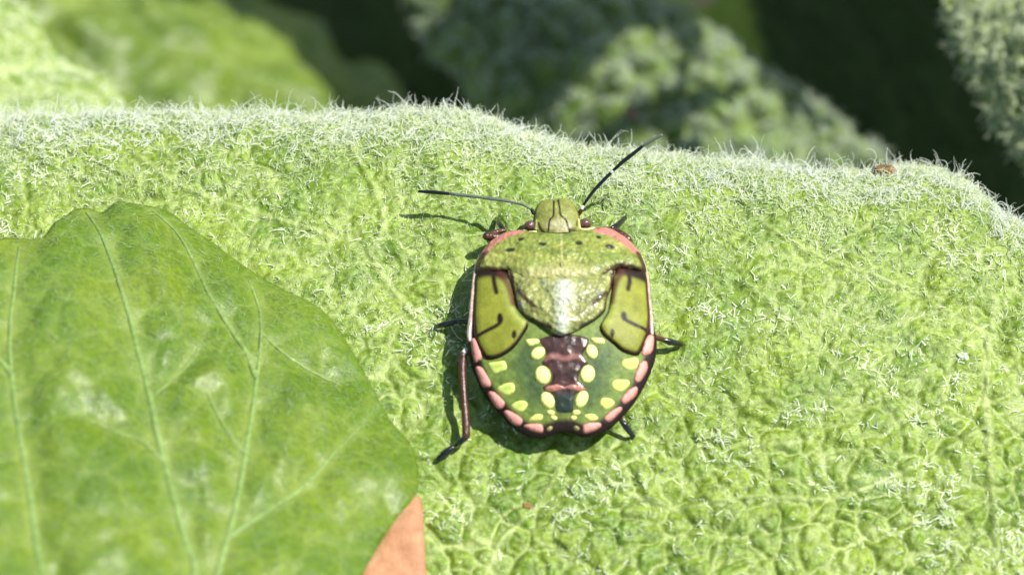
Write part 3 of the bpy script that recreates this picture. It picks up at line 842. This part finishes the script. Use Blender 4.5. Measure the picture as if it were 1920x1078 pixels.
# ------------------------------------------------------------------ the smooth leaf in front, lower left
def plane3(a, b, c):
    A = np.array([[1, a[0], a[1]], [1, b[0], b[1]], [1, c[0], c[1]]]); return np.linalg.solve(A, np.array([a[2], b[2], c[2]]))
PL = plane3(at_z(780, 900, 0.16), at_z(150, 400, 0.20), at_z(0, 1078, 0.85))
pl = lambda x, y: PL[0] + PL[1] * x + PL[2] * y
OUT = [(0, 462), (40, 455), (82, 455), (112, 425), (138, 400), (170, 393), (190, 402), (225, 392), (280, 390), (318, 402), (355, 428), (400, 462), (440, 492), (475, 512), (540, 553), (600, 588), (635, 628), (660, 668), (700, 733), (735, 795), (772, 848), (785, 895), (781, 945), (745, 985), (712, 1035), (685, 1085), (610, 1250), (470, 1400), (330, 1460), (150, 1430), (-80, 1310), (-230, 1110), (-270, 850), (-200, 640), (-90, 500)]
SV = [  # veins traced: points, radius at base
    ([(330, 1455), (372, 1120), (360, 1060), (330, 950), (312, 880), (290, 780), (265, 680), (248, 615), (222, 530), (195, 460), (165, 405)], 0.024),
    ([(345, 1400), (410, 1120), (432, 1045), (450, 970), (465, 890), (478, 800), (487, 730), (494, 660), (490, 600), (470, 540)], 0.020),
    ([(484, 730), (462, 680), (430, 630), (398, 580), (372, 520), (335, 450), (285, 400)], 0.012),
    ([(436, 1035), (510, 985), (580, 930), (640, 860), (685, 800), (705, 765)], 0.013),
    ([(320, 1440), (160, 1250), (92, 1100), (72, 980), (55, 880), (40, 790), (32, 720), (30, 640), (38, 560), (42, 480)], 0.020),
    ([(34, 735), (15, 710), (-30, 680), (-110, 600)], 0.013),
    ([(310, 1440), (80, 1330), (-60, 1180), (-150, 1000), (-200, 850)], 0.016),
    ([(466, 880), (440, 850), (410, 800), (395, 770)], 0.008),
    ([(495, 650), (540, 690), (590, 715), (640, 735)], 0.007),
    ([(290, 780), (330, 740), (370, 700), (395, 640)], 0.007),
    ([(318, 900), (270, 860), (220, 840), (170, 820)], 0.007),
]
outl = np.array([at_surface(a, b, pl)[:2] for a, b in OUT])
svp = [(smooth_open(np.array([at_surface(a, b, pl)[:2] for a, b in q]), 0.06), r) for q, r in SV]
outs = smooth_closed(outl, 0.05)
def smooth_h(x, y):
    sh = np.shape(x)
    P2 = np.column_stack([np.ravel(x), np.ravel(y)])
    d, _ = seg_dist(P2, outs, True)
    z = pl(P2[:, 0], P2[:, 1]) + 0.10 * (1 - np.exp(-d / 0.16)) + 0.10 * (1 - np.exp(-d / 0.7))
    main = np.full(len(P2), 9.0)
    for q, r in svp:
        dv, _ = seg_dist(P2, q)
        main = np.minimum(main, dv + (0.03 - r) * 1.6)
    z += 0.080 * (1 - np.exp(-(main / 0.17) ** 2))
    X_, Y_ = P2[:, 0], P2[:, 1]
    f1, f2 = voronoi(X_ + 0.05 * fbm(X_ * 4, Y_ * 4, 131, 2), Y_ * 0.8 + 0.05 * fbm(X_ * 4, Y_ * 4, 137, 2), 0.17, 33)
    z += 0.012 * sstep(0, 0.12, f2 - f1) + 0.030 * fbm(X_ * 5, Y_ * 3.5, 139, 4) + 0.03 * fbm(X_ * 1.6, Y_ * 1.6, 141, 2)
    return z.reshape(sh)
SML = empty('smooth_leaf', (0, 0, 0), label='smooth glossy mid green leaf with pale veins overlapping the hairy leaf', category='leaf')
def col_none(P2, d):
    return np.zeros((len(P2), 3))
sb = plate('blade', outl, smooth_h, M_SMOOTH, SML, off=0.0, bev=0.02, thick=0.018, step=0.016, bedge=0.02)
me = sb.data
co = np.zeros(len(me.vertices) * 3, np.float32); me.vertices.foreach_get('co', co); co = co.reshape(-1, 3)
f1, f2 = voronoi(co[:, 0] + 0.05 * fbm(co[:, 0] * 4, co[:, 1] * 4, 131, 2), co[:, 1] * 0.8 + 0.05 * fbm(co[:, 0] * 4, co[:, 1] * 4, 137, 2), 0.17, 33)
vv = 0.35 * (1 - sstep(0.002, 0.022, f2 - f1))
dv = np.full(len(co), 9.0)
for q, r in svp:
    dv = np.minimum(dv, seg_dist(co[:, :2].astype(float), q)[0] / r)
vv = np.clip(vv + 0.5 * np.exp(-(dv / 1.8) ** 2), 0, 1)
at_ = me.attributes.new('vein', 'FLOAT', 'POINT'); at_.data.foreach_set('value', vv.astype(np.float32))
for q, r in svp:
    zz = smooth_h(q[:, 0], q[:, 1])
    k = np.linspace(1, 0.28, len(q))
    link(tube('vein', np.column_stack([q, zz + 0.006]), r * k * 0.95, M_VEIN, step=0.03, nseg=10, flat=0.45), SML)

r_ = np.random.default_rng(55)
q = np.column_stack([r_.uniform(outl[:, 0].min(), outl[:, 0].max(), 26000), r_.uniform(outl[:, 1].min(), outl[:, 1].max(), 26000)])
q = q[inside(q, outs)]
z0 = smooth_h(q[:, 0], q[:, 1]); e_ = 0.01
nx = (smooth_h(q[:, 0] + e_, q[:, 1]) - z0) / e_; ny = (smooth_h(q[:, 0], q[:, 1] + e_) - z0) / e_
nn = np.column_stack([-nx, -ny, np.ones(len(q))]); nn /= np.linalg.norm(nn, axis=1)[:, None]
hairs('fine_hair', SML, np.column_stack([q, z0]), nn, r_.uniform(0.02, 0.06, len(q)), 0.0011, np.full(len(q), 0.2), hair_mat('fine_leaf_hair', (0.30, 0.42, 0.16)), 56, curl=0.2)

# ------------------------------------------------------------------ dry brown scrap tucked under the smooth leaf
def dry_mat():
    m, n, l, b, out = new_mat('dry_leaf')
    tc = N(n, 'ShaderNodeTexCoord')
    n1 = N(n, 'ShaderNodeTexNoise', Scale=14.0, Detail=6.0, Roughness=0.65); l.new(tc.outputs['Object'], n1.inputs['Vector'])
    l.new(ramp(n, l, n1.outputs['Fac'], [(0.3, (0.27, 0.12, 0.055)), (0.7, (0.44, 0.22, 0.11))]), b.inputs['Base Color'])
    b.inputs['Roughness'].default_value = 0.75
    bp = N(n, 'ShaderNodeBump', Strength=0.5, Distance=0.02); l.new(n1.outputs['Fac'], bp.inputs['Height']); l.new(bp.outputs[0], b.inputs['Normal'])
    return m
M_DRY = dry_mat()
dryh = lambda x, y: 0.05 + 0.02 * fbm(x * 5, y * 5, 151, 3)
DRY = [(790, 938), (794, 985), (797, 1040), (800, 1120), (770, 1190), (690, 1180), (640, 1100), (660, 1020), (720, 960), (765, 925)]
dry = plate('dry_leaf_scrap', np.array([at_surface(a, b, dryh)[:2] for a, b in DRY]), dryh, M_DRY, None, off=0.02, bev=0.04, thick=0.07, step=0.02, bedge=0.015, label='dry brown leaf scrap wedged under the rim of the smooth leaf', category='leaf scrap')

# ------------------------------------------------------------------ other leaves of the plant
def leaf(name, label, base, tip_dir, normal, L, Wd, mat, hairmat=None, nh=0, curl=0.0, fold=0.0, bull=0.02, cell=0.14, seed=0, hlen=0.06, hrad=0.003, n=(220, 130), group=None):
    """ovate leaf from base along tip_dir; curl bends it down along its length (rad), fold bends the halves down (rad)"""
    t = np.asarray(tip_dir, float); t /= np.linalg.norm(t)
    nn = np.asarray(normal, float); nn -= t * (nn @ t); nn /= np.linalg.norm(nn)
    b = np.cross(nn, t)
    v = np.linspace(0.0, 1.0, n[0]); u = np.linspace(-1, 1, n[1])
    wv = np.maximum(np.sin(np.pi * np.clip(v, 0, 1) ** 0.75) ** 0.7, 0.002) * Wd / 2
    U, V_ = np.meshgrid(u, v)
    wv = wv * (1 + 0.0 * v); ww = wv[:, None] * (1 + 0.03 * np.sin(V_ * 60 + seed) * np.abs(U))
    s = V_ * L; a = U * ww
    aa = curl * V_
    # along-length arc
    yl = np.where(abs(curl) < 1e-3, s, L * np.sin(aa) / (curl if abs(curl) > 1e-3 else 1)); zl = 0 if abs(curl) < 1e-3 else -L * (1 - np.cos(aa)) / curl
    fa = fold * np.abs(U)
    xl = a * np.cos(fa * 0.5) ; zc = -np.abs(a) * np.sin(fa)
    f1, f2 = voronoi(a + 0.04 * fbm(a * 5, s * 5, seed + 1, 2), s + 0.04 * fbm(a * 5, s * 5, seed + 7, 2), cell, seed)
    e = f2 - f1
    dz = bull * sstep(0, cell * 0.55, e) + bull * 0.8 * fbm(a * 3, s * 3, seed + 9, 4)
    mid = np.exp(-(a / 0.05) ** 2)
    dz -= 0.03 * np.exp(-(a / 0.12) ** 2)
    sv = np.abs(((s - np.abs(a) * 0.7) / (L / 7.0)) % 1 - 0.5) * (L / 7.0)
    dz -= 0.025 * np.exp(-(sv / 0.07) ** 2)
    P = np.asarray(base)[None, None, :] + b * xl[..., None] + t * yl[..., None] + nn * (zl + zc + dz)[..., None]
    root = empty(name, tuple(base), label=label, category='leaf')
    if group: root['group'] = group
    vein = np.clip(0.5 * (1 - sstep(0.004, 0.03, e)) + mid + 0.7 * np.exp(-(sv / 0.03) ** 2), 0, 1)
    link(mesh_np('blade', P.reshape(-1, 3), grid_faces(*n), mat, {'vein': vein.ravel()}), root)
    k = n[1] // 2
    mp = P[2:-6:6, k] 
    link(tube('midrib', mp + nn * 0.0, np.linspace(0.05, 0.012, len(mp)) * min(1, L / 4), M_VEIN if mat is not M_DEEP else M_DEEP, step=0.1, nseg=8, flat=0.6), root)
    pb = P[0, k]
    link(tube('stalk', [pb + t * 0.1, pb - t * 0.5 - np.array([0, 0, .15]), pb - t * 1.2 - np.array([0, 0, .8]), pb - t * 1.6 - np.array([0, 0, 2.2])], [0.05, 0.06, 0.07, 0.09], M_VEIN if mat is not M_DEEP else M_DEEP, step=0.15, nseg=8), root)
    if nh:
        ar = cell_areas(P); r = np.random.default_rng(seed + 5)
        c = np.cumsum(ar.ravel()); q = np.minimum(np.searchsorted(c, r.uniform(0, c[-1], nh)), ar.size - 1)
        i, j = np.unravel_index(q, ar.shape)
        uu = r.uniform(size=(nh, 1)); v2 = r.uniform(size=(nh, 1))
        pr = P[i, j] * (1 - uu) * (1 - v2) + P[i, j + 1] * uu * (1 - v2) + P[i + 1, j] * (1 - uu) * v2 + P[i + 1, j + 1] * uu * v2
        G_ = grid_normals(P)[i, j]
        hairs('hair_coat', root, pr, G_, np.full(nh, hlen), hrad, np.full(nh, 0.45), hairmat or M_HAIR_B, seed + 6, tuft=3, curl=0.5)
    return root

# leaves lower down behind the rim; each lies at its own height below the bug leaf
def low_leaf(label, p0, p1, z0, z1, normal, Wd, mat, hm, nh, **kw):
    a_ = at_z(*p0, z0); c_ = at_z(*p1, z1)
    return leaf('hairy_leaf', label, a_, c_ - a_, normal, float(np.linalg.norm(c_ - a_)), Wd, mat, hm, nh, **kw)
low_leaf('pale hairy leaf right behind the bug leaf, its edge slanting down', (-1160, -250), (730, 1060), -1.2, -1.6, (0.10, 0.0, 1), 3.2, M_HAIRY, M_HAIR, 30000, curl=0.15, fold=0.25, seed=201, hlen=0.08)
low_leaf('blurred yellow green leaf with soft folds beside the dark gap', (-430, -160), (1200, 980), -4.2, -4.4, (0.15, 0.0, 1), 4.7, M_FOLD, M_HAIR, 4000, curl=0.2, fold=0.5, bull=0.11, cell=0.6, seed=211)
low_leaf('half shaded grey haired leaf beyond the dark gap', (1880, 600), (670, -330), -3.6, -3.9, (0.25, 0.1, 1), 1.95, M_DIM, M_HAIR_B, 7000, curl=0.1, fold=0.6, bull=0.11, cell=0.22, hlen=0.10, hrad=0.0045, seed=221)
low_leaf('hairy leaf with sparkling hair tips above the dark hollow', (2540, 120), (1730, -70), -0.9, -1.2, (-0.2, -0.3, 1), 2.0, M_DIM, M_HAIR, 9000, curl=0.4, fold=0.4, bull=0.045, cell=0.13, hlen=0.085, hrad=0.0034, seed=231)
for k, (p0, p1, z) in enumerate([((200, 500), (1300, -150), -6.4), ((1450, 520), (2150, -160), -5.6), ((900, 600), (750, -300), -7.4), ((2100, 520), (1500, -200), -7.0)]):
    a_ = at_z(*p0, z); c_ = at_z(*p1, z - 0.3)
    leaf('deep_leaf', 'leaf below the lit leaves, deep shade put into its dark green', a_, c_ - a_, (0.1, 0.1, 1), float(np.linalg.norm(c_ - a_)), 4.2, M_DEEP, None, 0, curl=0.2, fold=0.3, bull=0.04, seed=301 + 10 * k, n=(120, 70), group='dark leaves deep in the plant')
# unseen leaves added out of frame to cast shade into the hollow
def to_sun(p, z):
    return p + S * ((z - p[2]) / S[2])
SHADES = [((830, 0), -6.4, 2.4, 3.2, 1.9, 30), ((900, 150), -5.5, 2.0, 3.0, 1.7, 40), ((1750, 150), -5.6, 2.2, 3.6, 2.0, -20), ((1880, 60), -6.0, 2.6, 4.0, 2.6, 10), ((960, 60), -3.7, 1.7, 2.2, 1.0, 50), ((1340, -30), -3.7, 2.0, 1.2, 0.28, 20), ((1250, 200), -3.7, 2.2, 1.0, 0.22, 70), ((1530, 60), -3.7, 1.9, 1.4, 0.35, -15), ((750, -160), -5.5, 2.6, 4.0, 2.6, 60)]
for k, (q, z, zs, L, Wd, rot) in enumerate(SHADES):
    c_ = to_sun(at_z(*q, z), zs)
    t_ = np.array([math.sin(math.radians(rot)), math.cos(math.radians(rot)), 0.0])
    leaf('added_shade_leaf', 'unseen leaf added to shade the hollow behind the bug leaf', c_ - t_ * L * 0.45, t_, (0.1, 0, 1), L, Wd, M_BACK, None, 0, curl=0.2, fold=0.2, seed=401 + 10 * k, n=(90, 60), group='added unseen leaves shading the hollow')

# ------------------------------------------------------------------ small flecks lying on the leaves
def fleck(name, label, px, py, size, mat, seed, tall=0.5, where=None):
    c, nrm = leaf_at(px, py) if where is None else where
    nrm = nrm / np.linalg.norm(nrm)
    n = 14
    th = np.linspace(0.03, math.pi - 0.03, n); ph = np.linspace(0, 2 * math.pi, 2 * n)
    t, p_ = np.meshgrid(th, ph, indexing='ij')
    rr = 1 + 0.55 * fbm(3 + 1.7 * np.cos(p_) * np.sin(t), 3 + 1.7 * np.sin(p_) * np.sin(t) + np.cos(t), seed, 4)
    a_ = np.cross(nrm, [0.3, 1, 0.1]); a_ /= np.linalg.norm(a_); b_ = np.cross(nrm, a_)
    V = c + size * rr[..., None] * (np.sin(t) * np.cos(p_))[..., None] * a_ + size * 0.75 * rr[..., None] * (np.sin(t) * np.sin(p_))[..., None] * b_ - size * tall * rr[..., None] * np.cos(t)[..., None] * nrm
    V[:, -1] = V[:, 0]
    link(mesh_np(name, V.reshape(-1, 3), grid_faces(n, 2 * n), mat), None, label=label, category='fleck')
M_SCAR = shell_mat('withered_tissue', rough=0.8, bump=0.8, bscale=40, coat=0.0, spec=0.1, col=(0.17, 0.10, 0.035), var=0.5)
fleck('brown_fleck', 'rusty brown withered fleck on the fuzzy rim of the hairy leaf', 1664, 322, 0.055, M_SCAR, 501, 0.8)
fleck('leaf_scar', 'tiny brown scar on the hairy leaf below the bug', 992, 945, 0.022, M_SCAR, 511, 0.2)
M_FLUFF = shell_mat('pale_fluff', rough=0.7, bump=0.8, bscale=60, coat=0.0, col=(0.40, 0.48, 0.30), var=0.4)
fleck('plant_fluff', 'pale tuft of plant fluff caught on the hairy leaf', 1808, 664, 0.026, M_FLUFF, 521, 0.6)
fleck('pink_bud', 'tiny pink bud blurred at the rim of the half shaded leaf', 0, 0, 0.045, shell_mat('pink_bud_skin', rough=0.5, coat=0.0, col=(0.16, 0.09, 0.06)), 531, 0.8, where=(at_z(1182, 214, -3.62), np.array([0, 0, 1.0])))
